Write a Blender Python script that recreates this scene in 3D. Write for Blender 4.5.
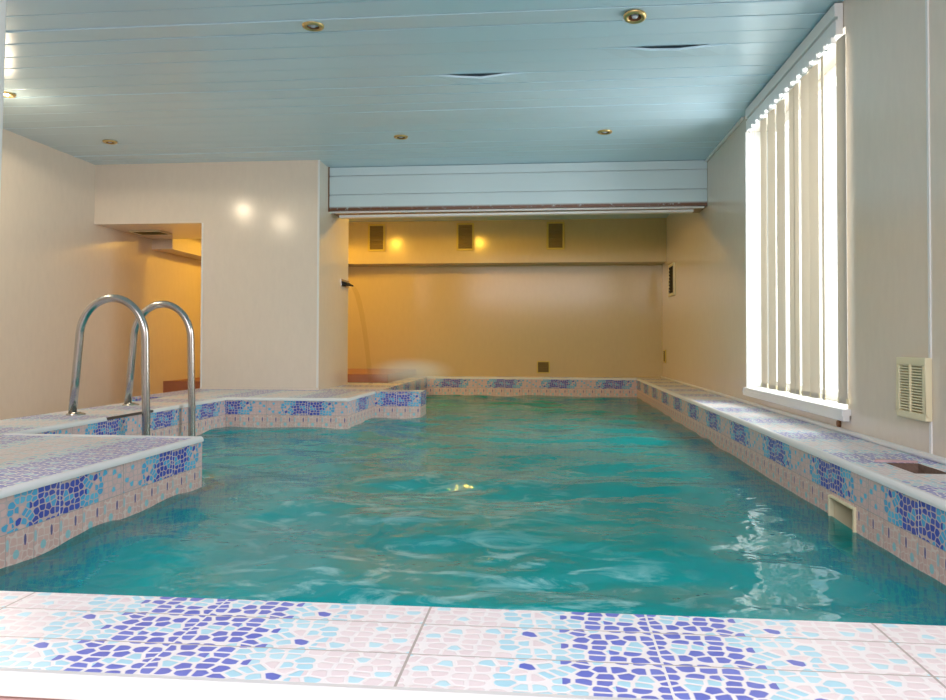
import bpy, math, random
import numpy as np
from mathutils import Matrix, Vector

for o in list(bpy.data.objects):
    bpy.data.objects.remove(o, do_unlink=True)
scn = bpy.context.scene
COL = scn.collection

# ------------------------------------------------------------------ camera
F_PX, YAW, PITCH, ROLL, CY = 770.6, .099715, .019271, .0027636, 328.28
fw = Vector((-math.sin(YAW) * math.cos(PITCH), math.cos(YAW) * math.cos(PITCH), math.sin(PITCH)))
rt0 = Vector((math.cos(YAW), math.sin(YAW), 0))
up0 = rt0.cross(fw)
rt = math.cos(ROLL) * rt0 + math.sin(ROLL) * up0
up = -math.sin(ROLL) * rt0 + math.cos(ROLL) * up0
cd = bpy.data.cameras.new('camera')
cam = bpy.data.objects.new('camera', cd)
COL.objects.link(cam)
cam.matrix_world = Matrix(((rt.x, up.x, -fw.x, 0), (rt.y, up.y, -fw.y, 0), (rt.z, up.z, -fw.z, .40), (0, 0, 0, 1)))
cd.sensor_fit = 'HORIZONTAL'
cd.sensor_width = 36.0
cd.lens = F_PX / 946 * 36
cd.shift_y = (CY - 350) / 946
cd.clip_start = .02
scn.camera = cam

# ------------------------------------------------------------------ world, light, exposure
w = bpy.data.worlds.new('daylight')
scn.world = w
w.use_nodes = True
bg = w.node_tree.nodes['Background']
bg.inputs['Color'].default_value = (.95, .97, 1.0, 1)
bg.inputs['Strength'].default_value = 1.1


def area(name, loc, rot, sx, sy, power, color):
    l = bpy.data.lights.new(name, 'AREA')
    l.shape = 'RECTANGLE'
    l.size, l.size_y, l.energy, l.color = sx, sy, power, color
    o = bpy.data.objects.new(name, l)
    o.location, o.rotation_euler = loc, rot
    COL.objects.link(o)
    return o


# added fill light inside the closed room, unseen above and behind the camera
area('fill_front', (-.4, -.9, 1.80), (math.radians(42), 0, 0), 3.4, 1.0, 84, (1.0, .945, 1.0))
# daylight entering at the side window
area('daylight_window', (2.3, 4.4, 1.35), (math.radians(90), 0, math.radians(90)), 2.2, 2.0, 90, (1.0, .98, .97))

scn.cycles.volume_bounces = 4
scn.view_settings.view_transform = 'Standard'
scn.view_settings.look = 'None'
scn.view_settings.gamma = 1.0
scn.view_settings.use_curve_mapping = False
scn.view_settings.exposure = 0.75

# ------------------------------------------------------------------ helpers
rnd = random.Random(7)


class MB:
    """collects faces (with uv) and links them as ONE mesh object"""

    def __init__(self):
        self.v, self.f, self.uv, self.mi = [], [], [], []

    def face(self, pts, uv=None, mi=0):
        n = len(self.v)
        self.v += [tuple(p) for p in pts]
        self.f.append(tuple(range(n, n + len(pts))))
        self.uv.append(uv if uv else [(0, 0)] * len(pts))
        self.mi.append(mi)

    def box(self, x0, x1, y0, y1, z0, z1, mi=0, skip=''):
        P = lambda a, b, c: ((x0, x1)[a], (y0, y1)[b], (z0, z1)[c])
        if 'b' not in skip: self.face([P(0, 0, 0), P(0, 1, 0), P(1, 1, 0), P(1, 0, 0)], mi=mi)
        if 't' not in skip: self.face([P(0, 0, 1), P(1, 0, 1), P(1, 1, 1), P(0, 1, 1)], mi=mi)
        self.face([P(0, 0, 0), P(1, 0, 0), P(1, 0, 1), P(0, 0, 1)], mi=mi)
        self.face([P(0, 1, 0), P(0, 1, 1), P(1, 1, 1), P(1, 1, 0)], mi=mi)
        self.face([P(0, 0, 0), P(0, 0, 1), P(0, 1, 1), P(0, 1, 0)], mi=mi)
        self.face([P(1, 0, 0), P(1, 1, 0), P(1, 1, 1), P(1, 0, 1)], mi=mi)
        return self

    def obox(self, c, ax, ay, az, mi=0):
        """oriented box: centre and three half-axis vectors"""
        c, ax, ay, az = Vector(c), Vector(ax), Vector(ay), Vector(az)
        P = lambda a, b, d: c + (2 * a - 1) * ax + (2 * b - 1) * ay + (2 * d - 1) * az
        for q in ([(0,0,0),(0,1,0),(1,1,0),(1,0,0)], [(0,0,1),(1,0,1),(1,1,1),(0,1,1)], [(0,0,0),(1,0,0),(1,0,1),(0,0,1)],
                  [(0,1,0),(0,1,1),(1,1,1),(1,1,0)], [(0,0,0),(0,0,1),(0,1,1),(0,1,0)], [(1,0,0),(1,1,0),(1,1,1),(1,0,1)]):
            self.face([P(*t) for t in q], mi=mi)
        return self

    def tube(self, path, r, n=16, caps=True, mi=0):
        path = [Vector(p) for p in path]
        rings = []
        t0 = (path[1] - path[0]).normalized()
        nrm = t0.orthogonal().normalized()
        for i, p in enumerate(path):
            a = path[max(i - 1, 0)]
            b = path[min(i + 1, len(path) - 1)]
            t = (b - a).normalized()
            nrm = (nrm - t * nrm.dot(t)).normalized()
            bn = t.cross(nrm)
            rr = r[i] if isinstance(r, (list, tuple)) else r
            rings.append([p + rr * (math.cos(2 * math.pi * k / n) * nrm + math.sin(2 * math.pi * k / n) * bn) for k in range(n)])
        base = len(self.v)
        for rg in rings: self.v += [tuple(p) for p in rg]
        for i in range(len(rings) - 1):
            for k in range(n):
                a = base + i * n + k; b = base + i * n + (k + 1) % n
                self.f.append((a, b, b + n, a + n)); self.uv.append([(0, 0)] * 4); self.mi.append(mi)
        if caps:
            self.f.append(tuple(base + k for k in range(n))[::-1]); self.uv.append([(0, 0)] * n); self.mi.append(mi)
            e = base + (len(rings) - 1) * n
            self.f.append(tuple(e + k for k in range(n))); self.uv.append([(0, 0)] * n); self.mi.append(mi)
        return self

    def lathe(self, prof, c, n=32, mi=0):
        """prof: (radius, z) pairs turned about the vertical through c"""
        base = len(self.v)
        for r, z in prof:
            for k in range(n):
                a = 2 * math.pi * k / n
                self.v.append((c[0] + r * math.cos(a), c[1] + r * math.sin(a), c[2] + z))
        for i in range(len(prof) - 1):
            for k in range(n):
                a = base + i * n + k; b = base + i * n + (k + 1) % n
                self.f.append((a, b, b + n, a + n)); self.uv.append([(0, 0)] * 4); self.mi.append(mi)
        return self

    def build(self, name, mats, parent=None, smooth=False, bevel=0, label=None, weld=True):
        me = bpy.data.meshes.new(name)
        me.from_pydata(self.v, [], self.f)
        ul = me.uv_layers.new(name='UVMap')
        i = 0
        for uv in self.uv:
            for c in uv:
                ul.data[i].uv = c
                i += 1
        for m in (mats if isinstance(mats, (list, tuple)) else [mats]): me.materials.append(m)
        me.polygons.foreach_set('material_index', self.mi)
        import bmesh
        bm = bmesh.new(); bm.from_mesh(me)
        if weld: bmesh.ops.remove_doubles(bm, verts=bm.verts, dist=1e-5)
        bmesh.ops.recalc_face_normals(bm, faces=bm.faces)
        bm.to_mesh(me); bm.free()
        if smooth:
            me.polygons.foreach_set('use_smooth', [True] * len(me.polygons))
        o = bpy.data.objects.new(name, me)
        COL.objects.link(o)
        if parent: o.parent = parent
        if bevel:
            b = o.modifiers.new('bevel', 'BEVEL'); b.width = bevel; b.segments = 2; b.limit_method = 'ANGLE'
        if label: o['label'] = label
        return o


def tag(o, label=None, cat=None, group=None, kind=None):
    if label: o['label'] = label
    if cat: o['category'] = cat
    if group: o['group'] = group
    if kind: o['kind'] = kind
    return o


def empty(name, loc, rot=(0, 0, 0)):
    o = bpy.data.objects.new(name, None)
    o.location, o.rotation_euler = loc, rot
    o.empty_display_size = .05
    COL.objects.link(o)
    return o


def dup(root, loc, rot=None):
    c = root.copy(); COL.objects.link(c); c.location = loc
    if rot is not None: c.rotation_euler = rot
    for ch in list(root.children):
        d = ch.copy(); COL.objects.link(d); d.parent = c
        for g in ch.children:
            e = g.copy(); COL.objects.link(e); e.parent = d
    return c


def structure(o, label, cat=None):
    return tag(o, label, cat, kind='structure')


# ------------------------------------------------------------------ materials
class NT:
    def __init__(self, name):
        self.m = bpy.data.materials.new(name)
        self.m.use_nodes = True
        self.t = self.m.node_tree
        self.t.nodes.clear()
        self.out = self.t.nodes.new('ShaderNodeOutputMaterial')

    def n(self, typ, **kw):
        nd = self.t.nodes.new('ShaderNode' + typ)
        for k, v in kw.items(): setattr(nd, k, v)
        return nd

    def link(self, a, b): self.t.links.new(a, b)

    def _in(self, sock, v):
        if hasattr(v, 'is_output') or isinstance(v, bpy.types.NodeSocket): self.link(v, sock)
        else: sock.default_value = v

    def math(self, op, a, b=0.0, c=None):
        nd = self.n('Math', operation=op)
        self._in(nd.inputs[0], a); self._in(nd.inputs[1], b)
        if c is not None: self._in(nd.inputs[2], c)
        return nd.outputs[0]

    def mix(self, fac, a, b):
        nd = self.n('Mix', data_type='RGBA')
        self._in(nd.inputs[0], fac)
        self._in(nd.inputs[6], a if hasattr(a, 'links') else (*a, 1)[:4]); self._in(nd.inputs[7], b if hasattr(b, 'links') else (*b, 1)[:4])
        return nd.outputs[2]

    def vec(self, x, y, z=0.0):
        nd = self.n('CombineXYZ')
        for s, v in zip(nd.inputs, (x, y, z)): self._in(s, v)
        return nd.outputs[0]

    def noise(self, vec, scale, detail=3, rough=.55, dist=0.0):
        nd = self.n('TexNoise')
        if vec is not None: self.link(vec, nd.inputs['Vector'])
        nd.inputs['Scale'].default_value = scale; nd.inputs['Detail'].default_value = detail
        nd.inputs['Roughness'].default_value = rough; nd.inputs['Distortion'].default_value = dist
        return nd.outputs[0]

    def ramp(self, v, lo, hi):
        nd = self.n('MapRange')
        nd.inputs[1].default_value = lo; nd.inputs[2].default_value = hi
        self._in(nd.inputs[0], v)
        return nd.outputs[0]

    def pbsdf(self, color, rough=.5, metal=0.0, normal=None, **kw):
        p = self.n('BsdfPrincipled')
        self._in(p.inputs['Base Color'], color if hasattr(color, 'links') else (*color, 1)[:4])
        self._in(p.inputs['Roughness'], rough); p.inputs['Metallic'].default_value = metal
        if normal is not None: self.link(normal, p.inputs['Normal'])
        for k, v in kw.items(): self._in(p.inputs[k], v)
        self.link(p.outputs[0], self.out.inputs[0])
        return p

    def bump(self, h, strength, dist):
        b = self.n('Bump'); b.inputs['Strength'].default_value = strength; b.inputs['Distance'].default_value = dist
        self.link(h, b.inputs['Height'])
        return b.outputs[0]


def plain(name, color, rough=.5, metal=0.0, var=.06, scale=14):
    t = NT(name)
    tc = t.n('TexCoord').outputs['Object']
    n = t.noise(tc, scale)
    c = t.mix(n, tuple(x * (1 - var) for x in color), tuple(min(1, x * (1 + var)) for x in color))
    t.pbsdf(c, rough, metal)
    return t.m


def tile_mat(name, side):
    """pebble mosaic print: 32 x 10.7 cm tiles that run from dark blue pebbles at one end to pink at the other, laid mirrored"""
    t = NT(name)
    uv = t.n('UVMap').outputs[0]
    sp = t.n('SeparateXYZ'); t.link(uv, sp.inputs[0])
    U, V = sp.outputs[0], sp.outputs[1]
    iu = t.math('FLOOR', U); fu = t.math('FRACT', U)
    fv = t.math('FRACT', V)
    par = t.math('FLOORED_MODULO', iu, 2.0)
    g = t.math('ADD', t.math('MULTIPLY', par, t.math('SUBTRACT', 1.0, fu)), t.math('MULTIPLY', t.math('SUBTRACT', 1.0, par), fu))
    gv = t.math('ADD', t.math('MULTIPLY', par, t.math('SUBTRACT', 1.0, fv)), t.math('MULTIPLY', t.math('SUBTRACT', 1.0, par), fv))

    def pebbles(x, y, sx, sy, seed):
        p = t.vec(t.math('MULTIPLY_ADD', x, sx, seed), t.math('MULTIPLY_ADD', y, sy, seed * 1.7))
        v1 = t.n('TexVoronoi', voronoi_dimensions='2D', feature='F1'); v1.inputs['Scale'].default_value = 1; v1.inputs['Randomness'].default_value = .66
        v2 = t.n('TexVoronoi', voronoi_dimensions='2D', feature='DISTANCE_TO_EDGE'); v2.inputs['Scale'].default_value = 1; v2.inputs['Randomness'].default_value = .66
        t.link(p, v1.inputs['Vector']); t.link(p, v2.inputs['Vector'])
        s = t.n('SeparateColor'); t.link(v1.outputs['Color'], s.inputs[0])
        return t.math('MINIMUM', v2.outputs['Distance'], t.math('MULTIPLY', t.math('SUBTRACT', .66, v1.outputs['Distance']), 1.0)), s.outputs[0], s.outputs[1], s.outputs[2]

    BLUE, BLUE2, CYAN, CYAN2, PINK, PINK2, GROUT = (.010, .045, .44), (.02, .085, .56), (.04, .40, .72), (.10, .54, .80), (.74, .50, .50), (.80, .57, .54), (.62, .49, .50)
    if not side:      # the flat tiles take a paler palette
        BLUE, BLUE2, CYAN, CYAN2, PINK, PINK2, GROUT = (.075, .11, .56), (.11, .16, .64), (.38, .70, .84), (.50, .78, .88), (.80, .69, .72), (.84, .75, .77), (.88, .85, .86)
    d, r1, r2, r3 = pebbles(g, gv, 13.3, 5.6, 3.1)
    val = t.math('ADD', g, t.math('MULTIPLY', t.math('SUBTRACT', r1, .5), .42))
    isb = t.math('LESS_THAN', val, .36)
    isc = t.math('LESS_THAN', val, .60)
    acc = t.math('GREATER_THAN', r2, .93)
    accb = t.math('GREATER_THAN', r3, .965)
    pink = t.mix(r2, PINK, PINK2)
    pink = t.mix(acc, pink, CYAN2)
    pink = t.mix(accb, pink, BLUE2)
    cy = t.mix(r2, CYAN, CYAN2)
    bl = t.mix(r3, BLUE, BLUE2)
    bl = t.mix(t.math('GREATER_THAN', r2, .84), bl, CYAN)
    stone = t.mix(isb, t.mix(isc, pink, cy), bl)
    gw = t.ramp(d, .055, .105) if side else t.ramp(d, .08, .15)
    colA = t.mix(gw, GROUT, stone)
    # joints between the tiles
    eu = t.math('MINIMUM', fu, t.math('SUBTRACT', 1.0, fu)); ev = t.math('MINIMUM', fv, t.math('SUBTRACT', 1.0, fv))
    j = t.math('MAXIMUM', t.math('LESS_THAN', eu, .0055), t.math('LESS_THAN', ev, .012))
    colA = t.mix(j, colA, t.mix(t.math('LESS_THAN', t.math('MAXIMUM', g, t.math('MULTIPLY', t.math('LESS_THAN', ev, .012), 1.0)), .5), (.42, .37, .35), (.86, .84, .84)))
    colA_d = gw
    if side:
        su = t.math('FRACT', t.math('MULTIPLY', U, 3.0))
        d2, q1, q2, q3 = pebbles(su, fv, 4.4, 4.4, 11.3)
        st = t.mix(q1, (.70, .45, .41), (.77, .53, .48))
        ell = lambda cx, cy_, rx, ry: t.math('LESS_THAN', t.math('ADD', t.math('POWER', t.math('DIVIDE', t.math('ABSOLUTE', t.math('SUBTRACT', su, cx)), rx), 2.0),
                                             t.math('POWER', t.math('DIVIDE', t.math('ABSOLUTE', t.math('SUBTRACT', fv, cy_)), ry), 2.0)), 1.0)
        colB = t.mix(t.ramp(d2, .04, .09), (.80, .66, .61), st)
        colB = t.mix(ell(.36, .60, .11, .12), colB, (.30, .62, .68))
        colB = t.mix(ell(.06, .30, .05, .16), colB, (.38, .62, .68))
        colB = t.mix(ell(.68, .30, .045, .15), colB, (.10, .10, .30))
        j2 = t.math('MAXIMUM', t.math('LESS_THAN', t.math('MINIMUM', su, t.math('SUBTRACT', 1.0, su)), .014), t.math('LESS_THAN', ev, .012))
        colB = t.mix(j2, colB, (.52, .44, .42))
        # below the water line: blue pebble mosaic
        bl2 = t.mix(t.math('GREATER_THAN', q2, .6), (.04, .34, .90), (.16, .68, .95))
        colC = t.mix(t.ramp(d2, .04, .09), (.30, .62, .90), bl2)
        low = t.math('GREATER_THAN', V, 1.0); uw = t.math('GREATER_THAN', V, 2.0)
        colA = t.mix(uw, t.mix(low, colA, colB), colC)
    nz = t.noise(t.n('TexCoord').outputs['Object'], 9)
    colA = t.mix(t.math('MULTIPLY', nz, .22), colA, (.62, .52, .44))
    b = t.bump(colA_d, .25, .002)
    t.pbsdf(colA, .32 if not side else .25, normal=b, **{'Specular IOR Level': .5 if not side else .22})
    return t.m


def wall_mat(name, color):
    t = NT(name)
    tc = t.n('TexCoord').outputs['Object']
    mp = t.n('Mapping'); t.link(tc, mp.inputs[0]); mp.inputs['Scale'].default_value = (1, 1, .35)
    n1 = t.noise(mp.outputs[0], 26, 5, .65)
    n2 = t.noise(tc, 1.7, 2)
    c = t.mix(t.ramp(n1, .3, .7), tuple(x * .955 for x in color), color)
    c = t.mix(t.math('MULTIPLY', n2, .10), c, (.62, .52, .42))
    t.pbsdf(c, .17, **{'Specular IOR Level': .35})
    return t.m


M = {}
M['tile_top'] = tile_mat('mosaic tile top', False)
M['tile_side'] = tile_mat('mosaic tile side', True)
M['wall'] = wall_mat('pvc wall panel', (.80, .71, .60))
M['wall_ochre'] = wall_mat('lamplight tinted pvc panel', (.60, .49, .25))  # amber of the far lamps is mixed into this panel colour
M['edging'] = plain('white plastic edging', (.80, .80, .80), .35)
M['white'] = plain('white plastic', (.82, .82, .80), .3, var=.02)
M['cream'] = plain('cream plastic', (.82, .74, .50), .4, var=.03)
M['cream_dark'] = plain('aged cream plastic', (.60, .48, .10), .45)
M['dark'] = plain('dark void', (.02, .017, .012), .8)
M['dark_olive'] = plain('dark olive vent infill', (.22, .16, .05), .7)  # dark olive colour for vent slats and backings
M['steel'] = plain('polished stainless steel', (.50, .48, .45), .22, 1.0, .04)
M['brass'] = plain('tarnished brass ring', (.62, .46, .20), .35, .8, .35, 60)
M['rust'] = plain('rust stain', (.20, .085, .03), .7, var=.6, scale=60)
M['brown_tile'] = plain('reddish brown tile', (.36, .15, .09), .4, var=.25, scale=8)
M['bare'] = plain('bare mortar', (.20, .13, .10), .9, var=.5, scale=70)
M['floor_tile'] = plain('beige floor tile', (.62, .47, .36), .35, var=.15, scale=6)
M['basin'] = plain('turquoise pool lining', (.06, .80, .82), .6, var=.1, scale=3)
M['pink'] = plain('pink glazed tile', (.62, .42, .44), .3, var=.1)
M['gap_strip'] = plain('dark grout', (.10, .07, .06), .8)

t = NT('ceiling plank')
tc = t.n('TexCoord').outputs['Object']
nz = t.noise(tc, 2.2, 2)
t.pbsdf(t.mix(nz, (.56, .77, .89), (.62, .81, .92)), .26)
M['plank'] = t.m

t = NT('beam panel')
tc = t.n('TexCoord').outputs['Object']
sp = t.n('SeparateXYZ'); t.link(tc, sp.inputs[0])
nz = t.noise(tc, 30, 4, .7)
edge = t.math('MULTIPLY', t.ramp(sp.outputs[2], 1.606, 1.588), t.ramp(nz, .22, .42))
c = t.mix(edge, (.64, .77, .81), (.16, .06, .025))
t.pbsdf(c, .3)
M['beam'] = t.m

t = NT('blind fabric')
d = t.n('BsdfDiffuse'); d.inputs[0].default_value = (.66, .62, .54, 1)
tr = t.n('BsdfTranslucent'); tr.inputs[0].default_value = (.75, .68, .58, 1)
mx = t.n('MixShader'); mx.inputs[0].default_value = .32
t.link(d.outputs[0], mx.inputs[1]); t.link(tr.outputs[0], mx.inputs[2]); t.link(mx.outputs[0], t.out.inputs[0])
M['blind'] = t.m

t = NT('window glass')
a = t.n('BsdfTransparent'); a.inputs[0].default_value = (.96, .98, .98, 1)
b = t.n('BsdfGlossy'); b.inputs['Roughness'].default_value = .02
mx = t.n('MixShader'); mx.inputs[0].default_value = .05
t.link(a.outputs[0], mx.inputs[1]); t.link(b.outputs[0], mx.inputs[2]); t.link(mx.outputs[0], t.out.inputs[0])
M['glass'] = t.m

# pool water: milky turquoise, see-through near the surface, glossy, foam patches where the jets churn it
t = NT('pool water')
tc = t.n('TexCoord').outputs['Object']
nb = t.noise(tc, 13, 2, .5, .5)
bmp = t.bump(nb, .22, .02)
col = t.mix(t.ramp(t.noise(tc, 1.3, 3), .3, .7), (.0, .44, .47), (.0, .60, .61))
dif = t.n('BsdfDiffuse'); t.link(col, dif.inputs[0]); t.link(bmp, dif.inputs[2])
trn = t.n('BsdfTransparent'); trn.inputs[0].default_value = (.12, .88, .95, 1)
body = t.n('MixShader')
spw = t.n('SeparateXYZ'); t.link(tc, spw.inputs[0])
near_deck = t.math('MULTIPLY', t.ramp(spw.outputs[0], -1.02, -1.40), t.ramp(spw.outputs[1], 3.4, 3.1))
near_wall = t.ramp(spw.outputs[0], .66, .93)
t.link(t.math('MULTIPLY_ADD', t.math('MAXIMUM', near_deck, near_wall), .34, .38), body.inputs[0])      # little water in front of the tiles: they show through
t.link(dif.outputs[0], body.inputs[1]); t.link(trn.outputs[0], body.inputs[2])
sp = t.n('SeparateXYZ'); t.link(tc, sp.inputs[0])
def blob(cx, cy, rx, ry):
    return t.math('SUBTRACT', 1.0, t.math('ADD', t.math('POWER', t.math('ABSOLUTE', t.math('DIVIDE', t.math('SUBTRACT', sp.outputs[0], cx), rx)), 2.0),
                                          t.math('POWER', t.math('ABSOLUTE', t.math('DIVIDE', t.math('SUBTRACT', sp.outputs[1], cy), ry)), 2.0)))
zone = t.math('MAXIMUM', t.math('MAXIMUM', blob(-.25, 1.75, .75, .75), t.math('MULTIPLY', blob(-.55, 2.9, .8, .9), .5)), 0.0)
mp = t.n('Mapping'); t.link(tc, mp.inputs[0]); mp.inputs['Scale'].default_value = (1, 1.5, 1)
fn = t.noise(mp.outputs[0], 5.5, 6, .62, 1.2)
foam = t.math('MULTIPLY', t.math('MULTIPLY', t.ramp(fn, .50, .66), t.math('MINIMUM', t.math('MULTIPLY', zone, 1.6), 1.0)), .68)
fd = t.n('BsdfDiffuse'); fd.inputs[0].default_value = (.42, .80, .82, 1)
wf = t.n('MixShader'); t.link(foam, wf.inputs[0]); t.link(body.outputs[0], wf.inputs[1]); t.link(fd.outputs[0], wf.inputs[2])
gl = t.n('BsdfGlossy'); gl.inputs['Roughness'].default_value = .06; t.link(bmp, gl.inputs['Normal'])
fr = t.n('Fresnel'); fr.inputs[0].default_value = 1.30; t.link(bmp, fr.inputs['Normal'])
mx = t.n('MixShader'); t.link(fr.outputs[0], mx.inputs[0]); t.link(wf.outputs[0], mx.inputs[1]); t.link(gl.outputs[0], mx.inputs[2])
t.link(mx.outputs[0], t.out.inputs[0])
M['water'] = t.m

t = NT('falling water')
a = t.n('BsdfTransparent'); a.inputs[0].default_value = (.90, .88, .82, 1)
b = t.n('BsdfGlossy'); b.inputs['Roughness'].default_value = .1
mx = t.n('MixShader'); mx.inputs[0].default_value = .08
t.link(a.outputs[0], mx.inputs[1]); t.link(b.outputs[0], mx.inputs[2]); t.link(mx.outputs[0], t.out.inputs[0])
M['sheet'] = t.m

t = NT('spray mist')
v = t.n('VolumeScatter'); v.inputs['Color'].default_value = (.97, .95, .90, 1)
tcm = t.n('TexCoord').outputs['Object']
mpm = t.n('Mapping'); t.link(tcm, mpm.inputs[0]); mpm.inputs['Scale'].default_value = (1 / .42, 1 / .34, 1 / .14)
lnm = t.n('VectorMath', operation='LENGTH'); t.link(mpm.outputs[0], lnm.inputs[0])
q = t.math('MAXIMUM', t.math('SUBTRACT', 1.0, lnm.outputs['Value']), 0.0)
t.link(t.math('MULTIPLY', t.math('POWER', q, 1.3), 5.0), v.inputs['Density'])
t.link(v.outputs[0], t.out.inputs['Volume'])
M['mist'] = t.m


def emit(name, color, s):
    t = NT(name)
    e = t.n('Emission'); e.inputs[0].default_value = (*color, 1); e.inputs[1].default_value = s
    t.link(e.outputs[0], t.out.inputs[0])
    return t.m


M['bulb_off'] = plain('unlit halogen glass', (.55, .60, .68), .1)
M['bulb_white'] = emit('lit halogen', (1, .93, .80), 40)
M['bulb_warm'] = emit('lit warm halogen', (1, .62, .16), 30)

# ------------------------------------------------------------------ the setting
WX, LX, BY, CZ, WZ = 1.32, -3.97, 9.27, 1.955, -.205     # right wall, left wall, back wall, ceiling, water level
FY = -.2
TH = .1065
PF = .86


def tiled_box(mb, x0, x1, y0, y1, z1, z0=-1.5, top=None, sides=(), hole=None):
    """coping block. top=(axis,u0,L,inner,sign) ; sides: list of (which, u0, L)"""
    def tuv(p):
        ax, u0, L, inner, sg = top
        a = p[0] if ax == 'x' else p[1]; b = p[1] if ax == 'x' else p[0]
        return ((a - u0) / L, (sg * (b - inner) - .02) / TH + 20)
    def quad(a, b, c, d):
        pts = [(a, c, z1), (b, c, z1), (b, d, z1), (a, d, z1)]
        mb.face(pts, [tuv(p) for p in pts], 0)
    if hole:
        hx0, hx1, hy0, hy1 = hole
        quad(x0, x1, y0, hy0); quad(x0, x1, hy1, y1); quad(x0, hx0, hy0, hy1); quad(hx1, x1, hy0, hy1)
    else:
        quad(x0, x1, y0, y1)
    sd = {k: (u0, L) for k, u0, L in sides}
    defs = {'-y': ((x0, y0), (x1, y0), 0), '+y': ((x1, y1), (x0, y1), 0), '-x': ((x0, y1), (x0, y0), 1), '+x': ((x1, y0), (x1, y1), 1)}
    for k, (p, q, ax) in defs.items():
        u0, L = sd.get(k, (0, .32))
        pts = [(p[0], p[1], z0), (q[0], q[1], z0), (q[0], q[1], z1), (p[0], p[1], z1)]
        mb.face(pts, [((c[ax] - u0) / L, (z1 - .012 - c[2]) / TH) for c in pts], 1)


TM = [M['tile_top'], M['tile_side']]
mb = MB(); tiled_box(mb, LX, WX, PF, 1.165, 0, -1.3, ('x', .14, .3195, PF, 1), [('+y', .14, .3195)])
mb.mi[1] = 2
structure(mb.build('wall_pool_front', TM + [M['pink']]), 'low tiled pool wall closest to the viewer with white edge strip')
mb = MB(); tiled_box(mb, LX, -1.455, 1.165, 3.12, 0, -1.5, ('x', -1.6, .3195, 3.12, -1), [('+x', 2.175, .3435), ('+y', -1.5, .32)])
structure(mb.build('wall_pool_left', TM), 'tiled deck block jutting into the pool at left')
mb = MB(); tiled_box(mb, -2.80, -2.33, 3.12, 5.36, 0, -1.5, ('y', 3.87, .30, -2.33, -1), [('+x', 3.273, .30)])
structure(mb.build('wall_pool_ladder', TM), 'tiled pool edge carrying the steel ladder')
mb = MB(); tiled_box(mb, -3.05, -1.43, 5.36, 6.22, 0, -1.5, ('x', -1.719, .302, 5.36, 1), [('-y', -1.719, .302), ('+x', 5.80, .32)])
structure(mb.build('wall_pool_pillar', TM), 'tiled pool edge in front of the wide pillar')
mb = MB(); tiled_box(mb, -3.05, -1.43, 6.22, BY, 0, -1.5, ('y', 7.0, .32, -1.43, -1), [('+x', 7.0, .32)]); tiled_box(mb, -1.43, -1.05, 6.22, 6.50, 0, -1.5, ('x', -1.25, .32, 6.22, 1), [('-y', -1.25, .32), ('+x', 7.0, .32)])
structure(mb.build('wall_pool_corner', TM), 'tiled pool edge below the small waterfall')
mb = MB(); tiled_box(mb, -1.43, .985, 8.92, BY, 0, -1.5, ('x', .1, .312, 8.92, 1), [('-y', .1, .312)])
structure(mb.build('wall_pool_back', TM), 'tiled pool edge along the far ochre wall')

HOLE = (1.125, 1.232, 2.52, 2.735)
mb = MB()
SK = (2.612, 2.838, -.30, -.128)     # skimmer mouth in the right wall: y0 y1 z0 z1
def right_side(y0, y1, z0, z1):
    pts = [(.985, y1, z0), (.985, y0, z0), (.985, y0, z1), (.985, y1, z1)]
    mb.face(pts, [((c[1] - 2.845) / .3285, (-.012 - c[2]) / TH) for c in pts], 1)
top = ('y', 2.845, .3285, .985, 1)
def tuvr(p): return ((p[1] - 2.845) / .3285, (p[0] - .985 - .02) / TH + 20)
for a, b, c, d in ((.985, WX, 1.165, HOLE[2]), (.985, WX, HOLE[3], BY), (.985, HOLE[0], HOLE[2], HOLE[3]), (HOLE[1], WX, HOLE[2], HOLE[3])):
    pts = [(a, c, 0), (b, c, 0), (b, d, 0), (a, d, 0)]
    mb.face(pts, [tuvr(p) for p in pts], 0)
right_side(1.165, SK[0], -1.5, 0); right_side(SK[1], BY, -1.5, 0); right_side(SK[0], SK[1], SK[3], 0); right_side(SK[0], SK[1], -1.5, SK[2])
x0, x1, y0, y1 = HOLE
zb = -.045
for pts in ([(x0, y0, zb), (x1, y0, zb), (x1, y1, zb), (x0, y1, zb)], [(x0, y0, zb), (x0, y1, zb), (x0, y1, 0), (x0, y0, 0)], [(x1, y0, zb), (x1, y1, zb), (x1, y1, 0), (x1, y0, 0)],
            [(x0, y0, zb), (x1, y0, zb), (x1, y0, 0), (x0, y0, 0)], [(x0, y1, zb), (x1, y1, zb), (x1, y1, 0), (x0, y1, 0)]):
    mb.face(pts, mi=2)
structure(mb.build('wall_pool_right', TM + [M['bare']]), 'long tiled pool ledge under the window with one tile missing')

mb = MB(); mb.face([(-2.5, 1.0, -1.5), (1.1, 1.0, -1.5), (1.1, 9.0, -1.5), (-2.5, 9.0, -1.5)])
structure(mb.build('floor_pool', M['basin']), 'turquoise pool bottom under the water')
mb = MB(); mb.box(LX, -2.80, 3.12, 7.6, -.30, -.19)
structure(mb.build('floor', M['floor_tile']), 'beige tiled floor strip beside the left wall')
mb = MB(); mb.box(LX - .2, WX + .2, -2.0, PF, -1.4, -1.3)
structure(mb.build('floor_front', M['floor_tile']), 'lower floor in front of the raised pool')
# step in the passage and its continuation behind the pillar
mb = MB(); mb.box(LX, -2.80, 7.6, BY, -.30, .0)
structure(mb.build('floor_step', M['brown_tile']), 'reddish brown step at the end of the left passage')
mb = MB(); mb.box(-2.80, -1.62, 7.62, BY, .0, .085)
structure(mb.build('floor_ledge', M['brown_tile'], bevel=.006), 'dark brown ledge behind the pillar in the far corner')


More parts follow.
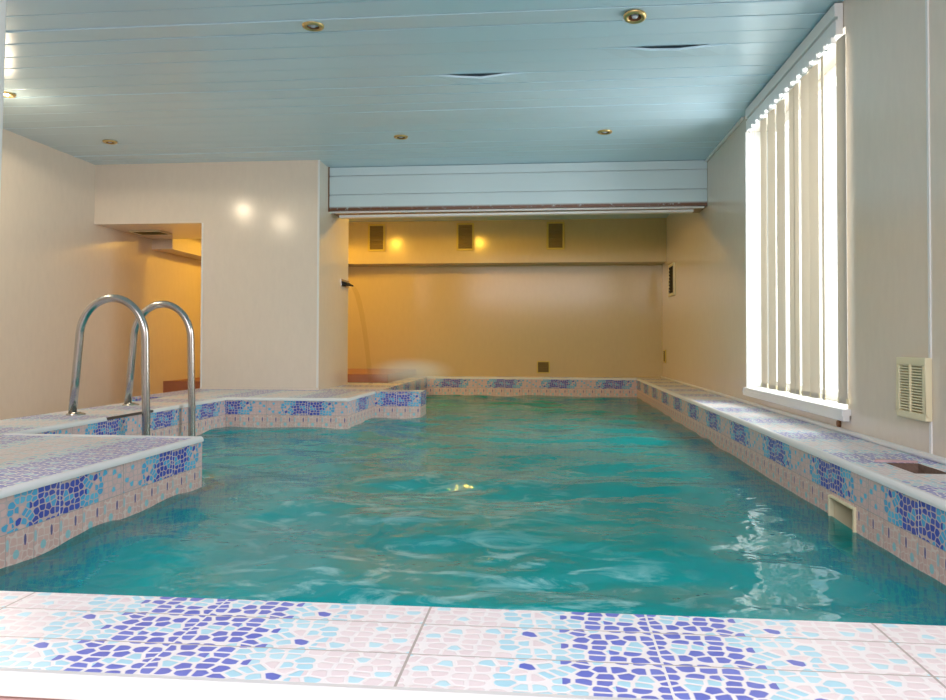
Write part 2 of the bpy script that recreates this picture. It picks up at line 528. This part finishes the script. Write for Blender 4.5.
def edging(n, p, q, label, r=.011, inward=(0, 0)):
    """rounded white edge profile from p to q"""
    mb = MB()
    p, q = Vector(p), Vector(q)
    d = (q - p).normalized(); nx = Vector((inward[0], inward[1], 0))
    prof = []
    for k in range(6):
        a = math.pi / 2 * k / 5
        prof.append((-.010 + .016 * math.sin(a), -.010 + .016 * math.cos(a)))   # (towards the pool, up)
    prof += [(.006, -.016), (.0005, -.016), (-.026, -.001), (-.026, .0025)]
    ring = lambda c: [c + nx * a + Vector((0, 0, b)) for a, b in prof]
    A, B = ring(p), ring(q)
    n_ = len(prof)
    for i in range(n_):
        mb.face([A[i], A[(i + 1) % n_], B[(i + 1) % n_], B[i]])
    mb.face(A); mb.face(B[::-1])
    return structure(mb.build('trim_%d' % n, M['edging'], smooth=False), label)


edging(1, (LX, PF, 0), (WX, PF, 0), 'white edge strip on the viewer side of the front pool wall', inward=(0, -1))
edging(2, (-1.455, 1.165, 0), (-1.455, 3.12, 0), 'white edge strip on the jutting left deck', inward=(1, 0))
edging(3, (-2.33, 3.12, 0), (-2.33, 3.86, 0), 'white edge strip before the steel ladder', inward=(1, 0))
edging(4, (-2.33, 4.34, 0), (-2.33, 5.36, 0), 'white edge strip past the steel ladder', inward=(1, 0))
edging(5, (-2.33, 5.36, 0), (-1.43, 5.36, 0), 'white edge strip in front of the wide pillar', inward=(0, -1))
edging(6, (-1.43, 5.36, 0), (-1.43, 6.22, 0), 'white edge strip on the short side by the pillar', inward=(1, 0))
edging(7, (-1.43, 8.92, 0), (.985, 8.92, 0), 'thin edge strip along the far pool edge', inward=(0, -1))
edging(8, (.985, 1.165, 0), (.985, 8.92, 0), 'long white edge strip on the ledge under the window', inward=(-1, 0))
edging(9, (-1.455, 3.12, 0), (-2.33, 3.12, 0), 'white edge strip on the far side of the jutting deck', inward=(0, 1))
mb = MB(); mb.box(-2.334, -2.326, 3.86, 4.34, -.012, .0015)  # thin dark strip between the two white edge strips
structure(mb.build('trim_10', M['gap_strip']), 'thin dark strip filling the gap between edge strips by the ladder')

# walls
WY0, WY1, WZ0, WZ1 = 3.585, 5.34, .10, 1.83
mb = MB()
T = .20
mb.box(WX, WX + T, -1.8, WY0, -1.3, CZ); mb.box(WX, WX + T, WY1, BY + .2, -1.3, CZ)
mb.box(WX, WX + T, WY0, WY1, -1.3, WZ0); mb.box(WX, WX + T, WY0, WY1, WZ1, CZ)
structure(mb.build('wall_right', M['wall'], weld=False), 'pale marbled panel wall with the window')
mb = MB(); mb.box(LX - .15, WX + .2, -2.0, -1.8, -1.3, CZ)
structure(mb.build('wall_front', M['wall']), 'panel wall behind the viewer')
mb = MB(); mb.box(LX - .15, LX, -1.8, BY + .2, -1.3, CZ)
structure(mb.build('wall_left', M['wall']), 'pale panel wall on the left, glowing amber deep in the passage')
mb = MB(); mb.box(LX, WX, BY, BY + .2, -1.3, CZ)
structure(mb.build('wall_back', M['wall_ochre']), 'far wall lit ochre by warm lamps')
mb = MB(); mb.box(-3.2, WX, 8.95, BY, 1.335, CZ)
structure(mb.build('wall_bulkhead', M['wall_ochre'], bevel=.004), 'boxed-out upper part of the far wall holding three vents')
mb = MB(); mb.box(-2.98, -1.955, 6.363, 7.33, -.001, CZ)
mb.box(LX, -2.98, 6.363, 7.33, 1.43, CZ)
structure(mb.build('wall_pillar', M['wall'], weld=False), 'wide panelled pillar with header over the left passage')
mb = MB(); mb.box(-1.955, WX, 6.66, 7.0, 1.566, CZ)
# raised laps of the cladding boards
for z0, z1 in ((1.568, 1.700), (1.712, 1.866), (1.878, 1.95)):
    mb.box(-1.950, WX - .002, 6.640, 6.665, z0, z1)
structure(mb.build('wall_beam', M['beam'], weld=False, bevel=.004), 'ceiling beam clad in three pale boards with rusty lower edge')
mb = MB(); mb.box(-1.953, WX - .02, 6.672, 6.70, 1.552, 1.567)
mb.obox((-.33, 6.76, 1.535), (1.55, 0, .004), (0, .035, 0), (0, 0, .010))
structure(mb.build('trim_11', M['white'], weld=False), 'white strip hanging loose under the beam')
mb = MB(); mb.box(LX + .001, LX + .22, 7.34, BY, 1.33, 1.47)
structure(mb.build('trim_12', M['wall']), 'boxed pipe along the top of the left wall inside the passage')
# corner and joint strips
mb = MB(); mb.box(-1.966, -1.951, 6.359, 6.374, 0, CZ); structure(mb.build('trim_13', M['white']), 'white corner strip on the pillar')
mb = MB(); mb.box(-2.99, -2.976, 6.359, 6.374, 0, 1.43); structure(mb.build('trim_14', M['white']), 'white corner strip beside the left passage')
mb = MB(); mb.box(WX - .005, WX, 2.824, 2.838, 0, CZ); structure(mb.build('trim_15', M['white']), 'thin white joint strip right of the cream vent grille')
mb = MB(); mb.box(WX - .022, WX, 1.165, BY, 0, .022); structure(mb.build('trim_16', M['white'], bevel=.008), 'narrow cove strip where the right wall meets the ledge')
mb = MB(); mb.box(WX - .02, WX, 5.40, BY, CZ - .022, CZ - .001); structure(mb.build('trim_17', M['white'], bevel=.006), 'ceiling strip along the right wall')
mb = MB(); mb.box(-1.953, -1.945, 6.632, 6.645, 1.56, CZ); structure(mb.build('trim_18', M['rust']), 'rust stained end strip of the beam by the pillar')
mb = MB(); mb.box(-2.975, -1.955, 6.350, 6.364, 0, .018); structure(mb.build('baseboard_pillar', M['wall']), 'low skirting at the foot of the pillar')
mb = MB(); mb.box(LX, LX + .012, 3.12, 7.6, -.19, -.165); structure(mb.build('baseboard_left', M['wall']), 'low skirting along the left wall')
mb = MB(); mb.obox((-1.765, 2.2, CZ / 2), (.055, 0, 0), (0, .05, 0), (.018, 0, CZ / 2)); structure(mb.build('trim_19', M['white'], bevel=.008), 'white post standing on the deck at the left picture edge')

# ceiling of lapped planks, some sagging
mb = MB()
rc = random.Random(3)
P = .1655
k0 = -33
NX = 40
xs = [LX + (WX - LX) * i / NX for i in range(NX + 1)]
for k in range(k0, 36):
    ya = 3.745 + P * k; yb = ya + P
    if yb > BY + .02: break
    tilt = rc.uniform(-.0022, .0022) + (.003 if k == -1 else 0)
    ph, am = rc.uniform(0, 6), rc.uniform(0, .0022)
    ph2, am2 = rc.uniform(0, 6), rc.uniform(0, .0018)
    def sag(x, side):
        s = am * math.sin(x * 1.1 + ph) if side else am2 * math.sin(x * .9 + ph2)
        if k == 4 and side == 0: s -= .026 * math.exp(-((x + .42) / .16) ** 2)
        if k == 2 and side == 0: s -= .028 * math.exp(-((x - .62) / .22) ** 2)
        return s
    prof = [(ya + .0008, .012, 0), (ya + .0022, .0016, 0), (ya + .006, 0, 0), (yb - .006, 0, 1), (yb - .0022, .0016, 1), (yb - .0008, .012, 1)]
    for i in range(NX):
        for (y_a, z_a, s_a), (y_b, z_b, s_b) in zip(prof, prof[1:]):
            tz = lambda y: tilt * (y - (ya + yb) / 2) / (P / 2)
            q = lambda x, y, z, s: (x, y, CZ + z + tz(y) + sag(x, s))
            mb.face([q(xs[i], y_a, z_a, s_a), q(xs[i], y_b, z_b, s_b), q(xs[i + 1], y_b, z_b, s_b), q(xs[i + 1], y_a, z_a, s_a)])
mb.box(LX - .1, WX + .1, -1.9, BY + .2, CZ + .02, CZ + .1)
structure(mb.build('ceiling', M['plank']), 'bluish white ceiling of long glossy planks, a few sagging')

mb = MB(); mb.box(LX, WX, 7.0, BY, 1.835, 1.855)
structure(mb.build('ceiling_far', M['plank']), 'lowered ceiling over the far end of the pool behind the beam')

# ------------------------------------------------------------------ window
win = empty('window_1', (WX, (WY0 + WY1) / 2, WZ0))
structure(win, 'large bright window in the right wall behind vertical blinds')
ymid = (WY0 + WY1) / 2
L_ = lambda x0, x1, y0, y1, z0, z1: (x0 - WX, x1 - WX, y0 - ymid, y1 - ymid, z0 - WZ0, z1 - WZ0)
mb = MB()
for a in ((WX + .13, WX + .19, WY0, WY0 + .06, WZ0, WZ1), (WX + .13, WX + .19, WY1 - .06, WY1, WZ0, WZ1), (WX + .13, WX + .19, ymid - .04, ymid + .04, WZ0, WZ1),
          (WX + .13, WX + .19, WY0 + .06, WY1 - .06, WZ0, WZ0 + .06), (WX + .13, WX + .19, WY0 + .06, WY1 - .06, WZ1 - .06, WZ1)):
    mb.box(*L_(*a))
mb.build('window_frame', M['white'], win, bevel=.004)
for y0, y1 in ((WY0 + .06, ymid - .04), (ymid + .04, WY1 - .06)):
    MB().box(*L_(WX + .157, WX + .163, y0, y1, WZ0 + .06, WZ1 - .06)).build('pane', M['glass'], win)
mb = MB()
mb.box(*L_(WX - .035, WX + .13, WY0 - .035, WY1 - .02, WZ0 - .012, WZ0 + .012)); mb.box(*L_(WX - .035, WX - .005, WY0 - .035, WY1 - .02, WZ0 - .042, WZ0 - .012))
mb.build('window_sill', M['white'], win, bevel=.005)
mb = MB()
mb.box(*L_(WX - .004, WX + .13, WY1 - .006, WY1 - .001, WZ0 + .012, WZ1)); mb.box(*L_(WX - .008, WX, WY1 - .002, WY1 + .006, WZ0 + .012, WZ1))
mb.build('window_reveal', M['white'], win)

# vertical blinds
bl = empty('vertical_blind', (WX, ymid, WZ1))
tag(bl, 'beige vertical blind of separate vanes hanging from a white track at the window', 'blind')
B_ = lambda x0, x1, y0, y1, z0, z1: (x0 - WX, x1 - WX, y0 - ymid, y1 - ymid, z0 - WZ1, z1 - WZ1)
mb = MB()
mb.box(*B_(WX - .036, WX - .002, WY0 + .02, WY1 - .13, 1.800, 1.868)); mb.box(*B_(WX - .040, WX - .002, WY0 + .02, WY1 - .13, 1.882, 1.945))
mb.box(*B_(WX - .026, WX - .002, WY0 + .02, WY1 - .13, 1.866, 1.884))
mb.build('headrail', M['white'], bl, bevel=.003)
SL = [(4.85, 98), (4.675, 102), (4.497, 104), (4.294, 92), (4.218, 88), (4.071, 102), (3.95, 101), (3.824, 78), (3.588, 95)]
zt, zb = 1.778, WZ0 + .035
for i, (yc, ph) in enumerate(SL):
    a = math.radians(ph)
    ux, uy = math.cos(a), math.sin(a)
    mb = MB()
    n = 8
    pts = []
    for j in range(n + 1):
        s = (j / n - .5) * .089
        bow = .004 * (1 - (2 * j / n - 1) ** 2)
        pts.append((1.30 - WX + ux * s - uy * bow, yc - ymid + uy * s + ux * bow))
    th = .0012
    for j in range(n):
        (xa, ya), (xb, yb) = pts[j], pts[j + 1]
        for off in (0, th):
            mb.face([(xa - uy * off, ya + ux * off, zb - WZ1), (xb - uy * off, yb + ux * off, zb - WZ1), (xb - uy * off, yb + ux * off, zt - WZ1), (xa - uy * off, ya + ux * off, zt - WZ1)])
    v = mb.build('vane', M['blind'], bl)
    m2 = MB(); m2.obox((1.30 - WX, yc - ymid, zb - WZ1 + .012), (ux * .046, uy * .046, 0), (-uy * .003, ux * .003, 0), (0, 0, .012))
    m2.build('bottom_weight', M['cream'], v)
for i in range(15):
    y = WY0 + .07 + i * .10
    mb = MB(); mb.obox((1.285 - WX, y - ymid, 1.788 - WZ1), (.012, .004, 0), (-.003, .012, 0), (0, 0, .014))
    mb.tube([(1.285 - WX, y - ymid + .012, 1.781 - WZ1), (1.285 - WX, y - ymid + .03, 1.769 - WZ1), (1.285 - WX, y - ymid + .066, 1.769 - WZ1), (1.285 - WX, y - ymid + .088, 1.783 - WZ1)], .0035, 6)
    mb.build('carrier_clip', M['white'], bl)
mb = MB()
mb.tube([(1.312 - WX, 5.10 - ymid, 1.80 - WZ1), (1.312 - WX, 5.10 - ymid, .45 - WZ1), (1.312 - WX, 5.12 - ymid, .42 - WZ1), (1.312 - WX, 5.14 - ymid, .45 - WZ1), (1.312 - WX, 5.14 - ymid, 1.80 - WZ1)], .003, 6)
mb.build('control_cord', M['cream'], bl)

# ------------------------------------------------------------------ pool ladder
lad = empty('pool_ladder', (-2.435, 4.345, 0), (0, 0, math.radians(4.5)))
tag(lad, 'polished steel pool ladder with two arched handrails on the left pool edge', 'pool ladder')
def rail_path(dy):
    bx, sx, ix, zs, zt = -.205, -.170, .195, .42, .642
    p = [(bx, dy, .0), (bx * .5 + sx * .5, dy, .21)]
    cx, rx, rz = (sx + ix) / 2, (ix - sx) / 2, zt - zs
    for k in range(25):
        a = math.pi * (1 - k / 24)
        p.append((cx + rx * math.cos(a), dy, zs + rz * math.sin(a)))
    p += [(ix + .004, dy, .2), (ix + .010, dy, 0), (ix + .012, dy, -.35), (ix + .012, dy, -1.05)]
    return p
for dy in (-.325, .325):
    h = MB().tube(rail_path(dy), .0215, 20, True).build('handrail', M['steel'], lad, smooth=True)
    MB().lathe([(.0, .016), (.024, .016), (.028, .012), (.046, .008), (.050, .004), (.050, .0)], (-.185, dy, 0)).build('flange', M['steel'], h, smooth=False)
for z in (-.35, -.62, -.89):
    MB().box(.13, .27, -.305, .305, z - .012, z + .012).build('tread', M['steel'], lad, bevel=.004)


# ------------------------------------------------------------------ vents
def vent(name, w_, h_, d_, slats, fm, sm, bm_, border, vertical=False):
    """faces -Y in its own frame; origin at its centre on the wall"""
    r = empty(name, (0, 0, 0))
    mb = MB()
    a, b = w_ / 2, h_ / 2
    mb.box(-a, a, -d_, 0, b - border, b); mb.box(-a, a, -d_, 0, -b, -b + border)
    mb.box(-a, -a + border, -d_, 0, -b + border, b - border); mb.box(a - border, a, -d_, 0, -b + border, b - border)
    mb.build('frame', fm, r, bevel=min(.004, border * .3))
    MB().box(-a + border, a - border, -d_ * .25, -.001, -b + border, b - border).build('backing', bm_, r)
    if slats:
        mb = MB()
        H = h_ - 2 * border
        for i in range(slats):
            z = -b + border + H * (i + .5) / slats
            mb.obox((0, -d_ * .62, z), (a - border, 0, 0), (0, d_ * .30, -H / slats * .33), (0, .0012, .0022))
        mb.build('louvre', sm, r)
    return r


g = vent('vent_grille', .228, .222, .024, 17, M['cream'], M['cream'], M['cream_dark'], .026)
MB().box(-.004, .004, -.027, -.018, -.085, .085).build('centre_rib', M['cream'], g)
g.location = (WX, 2.935, .242); g.rotation_euler = (0, 0, -math.pi / 2)
tag(g, 'large cream louvred vent grille on the right wall beside the window', 'vent')

v0 = vent('wall_vent', .205, .325, .016, 9, M['cream_dark'], M['dark_olive'], M['dark_olive'], .022)
VL = [(-2.045, 'yellowed vent high on the far wall, nearest the pillar'), (-.988, 'yellowed vent high on the far wall, middle of three under the beam'), (.062, 'yellowed vent high on the far wall, nearest the right wall')]
for i, (x, lab) in enumerate(VL):
    o = v0 if i == 0 else dup(v0, (0, 0, 0))
    o.location = (x, 8.95, 1.645)
    tag(o, lab, 'vent', 'yellowed vents on the bulkhead')
lv = vent('wall_vent', .155, .15, .012, 6, M['cream_dark'], M['dark_olive'], M['dark_olive'], .014)
lv.location = (-.08, BY, .115)
tag(lv, 'small square yellowed vent low on the far wall just above the pool edge', 'vent')
rv = vent('wall_vent', .36, .35, .022, 8, M['cream'], M['dark'], M['dark'], .03)
rv.location = (WX, 8.50, 1.09); rv.rotation_euler = (0, 0, -math.pi / 2)
tag(rv, 'dark vent high on the right wall near the far corner', 'vent')
sv = vent('wall_vent', .15, .15, .014, 5, M['cream_dark'], M['dark_olive'], M['dark_olive'], .014)
sv.location = (WX, 9.05, .255); sv.rotation_euler = (0, 0, -math.pi / 2)
tag(sv, 'tiny vent low on the right wall in the far corner', 'vent')
pv = vent('wall_vent', .30, .24, .012, 6, M['cream'], M['dark_olive'], M['dark_olive'], .018)
pv.location = (-3.72, 6.86, 1.43); pv.rotation_euler = (math.pi / 2, 0, 0)
tag(pv, 'flat vent on the underside of the header over the left passage', 'vent')

# skimmer mouth
sk = empty('pool_skimmer', (.985, (SK[0] + SK[1]) / 2, SK[3]))
tag(sk, 'cream rectangular skimmer mouth in the tiled side under the window', 'skimmer')
ys = (SK[0] + SK[1]) / 2
S_ = lambda x0, x1, y0, y1, z0, z1: (x0 - .985, x1 - .985, y0 - ys, y1 - ys, z0 - SK[3], z1 - SK[3])
mb = MB(); b = .008
mb.box(*S_(.975, .995, SK[0], SK[1], SK[3] - b, SK[3])); mb.box(*S_(.975, .995, SK[0], SK[1], SK[2], SK[2] + b))
mb.box(*S_(.975, .995, SK[0], SK[0] + b, SK[2] + b, SK[3] - b)); mb.box(*S_(.975, .995, SK[1] - b, SK[1], SK[2] + b, SK[3] - b))
mb.build('frame', M['cream'], sk, bevel=.003)
mb = MB()
mb.box(*S_(.995, 1.18, SK[0], SK[1], SK[3] - .006, SK[3])); mb.box(*S_(.995, 1.18, SK[0], SK[0] + .006, SK[2], SK[3])); mb.box(*S_(.995, 1.18, SK[1] - .006, SK[1], SK[2], SK[3]))
mb.box(*S_(1.174, 1.18, SK[0], SK[1], SK[2], SK[3])); mb.box(*S_(.995, 1.18, SK[0], SK[1], SK[2], SK[2] + .006))
mb.build('throat', M['cream'], sk)

# shard of broken tile beside the hole, plug in the wall
mb = MB()
sh = [(1.095, 2.745), (1.112, 2.772), (1.165, 2.765), (1.225, 2.748), (1.232, 2.738), (1.17, 2.740), (1.12, 2.742)]
mb.face([(x, y, .001) for x, y in sh][::-1]); mb.face([(x, y, .008) for x, y in sh])
for i in range(len(sh)):
    (xa, ya), (xb, yb) = sh[i], sh[(i + 1) % len(sh)]
    mb.face([(xa, ya, .001), (xb, yb, .001), (xb, yb, .008), (xa, ya, .008)])
tag(mb.build('tile_shard', M['pink']), 'reddish shard of broken tile at the edge of the hole in the ledge', 'tile')
mb = MB(); mb.tube([(WX, 3.68, .036), (WX - .012, 3.68, .036)], .016, 12)
tag(mb.build('wall_plug', M['rust']), 'small dark plug low on the right wall below the window sill', 'plug')

# ------------------------------------------------------------------ ceiling spotlights
def spot(lit=False):
    r = empty('ceiling_spotlight', (0, 0, 0))
    MB().lathe([(.030, .002), (.031, -.006), (.040, -.011), (.050, -.008), (.054, -.001), (.054, .002)], (0, 0, 0), 28).build('trim_ring', M['brass'], r, smooth=True)
    MB().lathe([(.030, -.006), (.026, .012), (.016, .022), (.001, .024)], (0, 0, 0), 24).build('reflector', M['rust'], r, smooth=True)
    MB().lathe([(.0005, -.008), (.012, -.006), (.017, .002), (.015, .014), (.006, .020)], (0, 0, 0), 16).build('bulb', M['bulb_white'] if lit else M['bulb_off'], r, smooth=True)
    return r


s0 = spot()
SP = [(-1.156, 3.647, 'unlit brass ceiling spotlight nearest the viewer, left of the ceiling centre'), (.396, 3.655, 'rusty drooping ceiling spotlight nearest the viewer on the window side'),
      (-1.118, 5.689, 'rusty ceiling spotlight just before the beam, above the pillar side'), (.399, 5.689, 'rusty ceiling spotlight just before the beam, on the window side'),
      (-3.392, 5.629, 'ceiling spotlight in the left corner before the header')]
for i, (x, y, lab) in enumerate(SP):
    o = s0 if i == 0 else dup(s0, (0, 0, 0))
    o.location = (x, y, CZ - .004)
    tag(o, lab, 'spotlight', 'unlit ceiling spotlights')
bpy.context.view_layer.update()
for o in list(COL.objects):
    if o.name.startswith('ceiling_spotlight') and abs(o.location.x - .396) < .01 and abs(o.location.y - 3.655) < .01:
        o.rotation_euler = (math.radians(-9), math.radians(3), 0); o.location.z -= .012
sl = spot(True)
sl.location = (-3.39, 4.484, CZ - .004)
tag(sl, 'lit white ceiling spotlight at the left picture edge', 'spotlight')


def point(name, loc, power, color, r=.03, kind='SPOT'):
    l = bpy.data.lights.new(name, kind)
    if kind == 'SPOT': l.spot_size = math.radians(176); l.spot_blend = .12
    l.energy = power; l.color = color; l.shadow_soft_size = r
    o = bpy.data.objects.new(name, l); o.location = loc; COL.objects.link(o)
    return o


point('spotlight_glow', (-3.39, 4.484, CZ - .08), 10, (1, .82, .58), .02)
sl = dup(sl, (-3.25, 3.63, CZ - .004))
tag(sl, 'lit white ceiling spotlight hidden behind the post at the left', 'spotlight')
point('spotlight_glow', (-3.25, 3.63, CZ - .08), 10, (1, .82, .58), .02)
point('spotlight_spill', (-3.39, 4.484, CZ - .20), 1.5, (1, .80, .56), .03, 'POINT')
point('spotlight_spill', (-3.25, 3.63, CZ - .20), 1.5, (1, .80, .56), .03, 'POINT')
WARM = (1, .53, .055)
for i, (x, y, lab) in enumerate([(-2.12, 7.45, 'amber ceiling spotlight hidden behind the beam, pillar side'), (-.967, 7.45, 'amber ceiling spotlight hidden behind the beam, middle')]):
    o = spot(); o.location = (x, y, 1.831)
    for ch in o.children:
        if ch.name.startswith('bulb'): ch.data.materials[0] = M['bulb_warm']
    tag(o, lab, 'spotlight')
    point('amber_glow', (x, y, 1.78), 17, WARM)
point('amber_glow', (-2.9, 8.3, 1.62), 19, WARM)

# ------------------------------------------------------------------ waterfall
sp_ = empty('waterfall_spout', (-1.955, 7.20, .965))
tag(sp_, 'small dark waterfall spout on the side of the pillar', 'spout')
mb = MB(); mb.face([(0, -.12, -.012), (.055, -.12, -.022), (.055, .12, -.022), (0, .12, -.012)]); mb.face([(0, -.12, .02), (.055, -.12, -.006), (.055, .12, -.006), (0, .12, .02)])
mb.face([(0, -.12, -.012), (.055, -.12, -.022), (.055, -.12, -.006), (0, -.12, .02)]); mb.face([(0, .12, -.012), (.055, .12, -.022), (.055, .12, -.006), (0, .12, .02)])
mb.face([(.055, -.12, -.022), (.055, .12, -.022), (.055, .12, -.006), (.055, -.12, -.006)]); mb.face([(0, -.12, -.012), (0, .12, -.012), (0, .12, .02), (0, -.12, .02)])
mb.build('nozzle', M['dark'], sp_)
MB().box(0, .008, -.14, .14, -.035, .035).build('back_plate', M['steel'], sp_, bevel=.002)
mb = MB()
N = 20
rw = random.Random(5)
def sheet(s, y):
    x = -1.90 + .205 * s + .004 * math.sin(y * 60 + s * 3)
    return (x, 7.20 + y * (1 - .15 * s), .950 - .945 * s * s)
for i in range(N):
    for j in range(10):
        ya, yb = -.11 + .022 * j, -.11 + .022 * (j + 1)
        s0_, s1_ = i / N, (i + 1) / N
        mb.face([sheet(s0_, ya), sheet(s0_, yb), sheet(s1_, yb), sheet(s1_, ya)])
o = mb.build('falling_water', M['sheet'], smooth=True)
tag(o, 'thin clear sheet of water falling from the spout by the pillar', 'water', kind='stuff')
bmv = MB()
prof = [(math.sin(math.pi * k / 16), -math.cos(math.pi * k / 16)) for k in range(17)]
bmv.lathe([(max(r, .001) * .42, z * .14) for r, z in prof], (0, 0, 0), 24)
o = bmv.build('spray_mist', M['mist'])
o.location = (-1.22, 6.72, .145)
tag(o, 'soft mist of spray where the small waterfall hits the pool edge', 'mist', kind='stuff')

# ------------------------------------------------------------------ water surface
RECT = [(-1.46, .99, 1.16, 3.12), (-2.335, .99, 3.115, 5.365), (-1.435, .99, 5.36, 6.225), (-1.055, .99, 6.22, 6.505), (-1.435, .99, 6.495, 8.925)]
step = .02
gx = np.arange(-2.335, .9951, step); gy = np.arange(1.155, 8.93, step)
GX, GY = np.meshgrid(gx, gy)
rs = np.random.RandomState(11)
Z = np.zeros_like(GX)
wx = GX + .10 * np.sin(GY * 2.3 + 1) + .07 * np.sin(GX * 3.1 + GY * 1.7)
wy = GY + .10 * np.sin(GX * 2.1 + 2) + .06 * np.sin(GY * 4.0 - GX * 2.0)
for lam, amp, n in ((1.1, .0050, 4), (.62, .0055, 6), (.36, .0034, 7), (.20, .0014, 8), (.11, .0005, 8)):
    for _ in range(n):
        a = rs.uniform(0, 2 * math.pi)
        if lam < 1: a = rs.normal(math.pi / 2, .75)
        k = 2 * math.pi / (lam * rs.uniform(.75, 1.3))
        ph = rs.uniform(0, 6.28)
        s = np.sin(k * (wx * math.cos(a) + wy * math.sin(a)) + ph)
        Z += amp * rs.uniform(.5, 1.1) * (1 - 1.6 * np.abs(s) ** .8 * .5 if lam < .7 and rs.rand() < .3 else s)
# rings pushed out by the jet in the foreground
R = np.hypot(GX + .15, (GY - 2.1))
Z += .005 * np.sin(2 * math.pi * R / .32) * np.exp(-(R / .9) ** 2)
Z -= Z.mean()
Z *= .85 * (.55 + .12 * np.clip((GY - 1.5) / 3.0, 0, 1.5))
Z *= 1 - .6 * np.exp(-((.985 - GX) / .28) ** 2)
ny, nx = GX.shape
me = bpy.data.meshes.new('pool_water')
verts = np.stack([GX.ravel(), GY.ravel(), Z.ravel() + WZ], 1)
cx = (GX[:-1, :-1] + GX[1:, 1:]) / 2; cy = (GY[:-1, :-1] + GY[1:, 1:]) / 2
keep = np.zeros_like(cx, bool)
for a, b, c, d in RECT: keep |= (cx > a - .005) & (cx < b + .005) & (cy > c - .005) & (cy < d + .005)
idx = np.arange(ny * nx).reshape(ny, nx)
F = np.stack([idx[:-1, :-1], idx[:-1, 1:], idx[1:, 1:], idx[1:, :-1]], -1)[keep]
used = np.unique(F); remap = -np.ones(ny * nx, int); remap[used] = np.arange(len(used))
me.from_pydata(verts[used].tolist(), [], remap[F].tolist())
me.polygons.foreach_set('use_smooth', [True] * len(me.polygons))
me.materials.append(M['water'])
o = bpy.data.objects.new('pool_water', me); COL.objects.link(o)
tag(o, 'rippling turquoise pool water with foam streaks', 'water', kind='stuff')
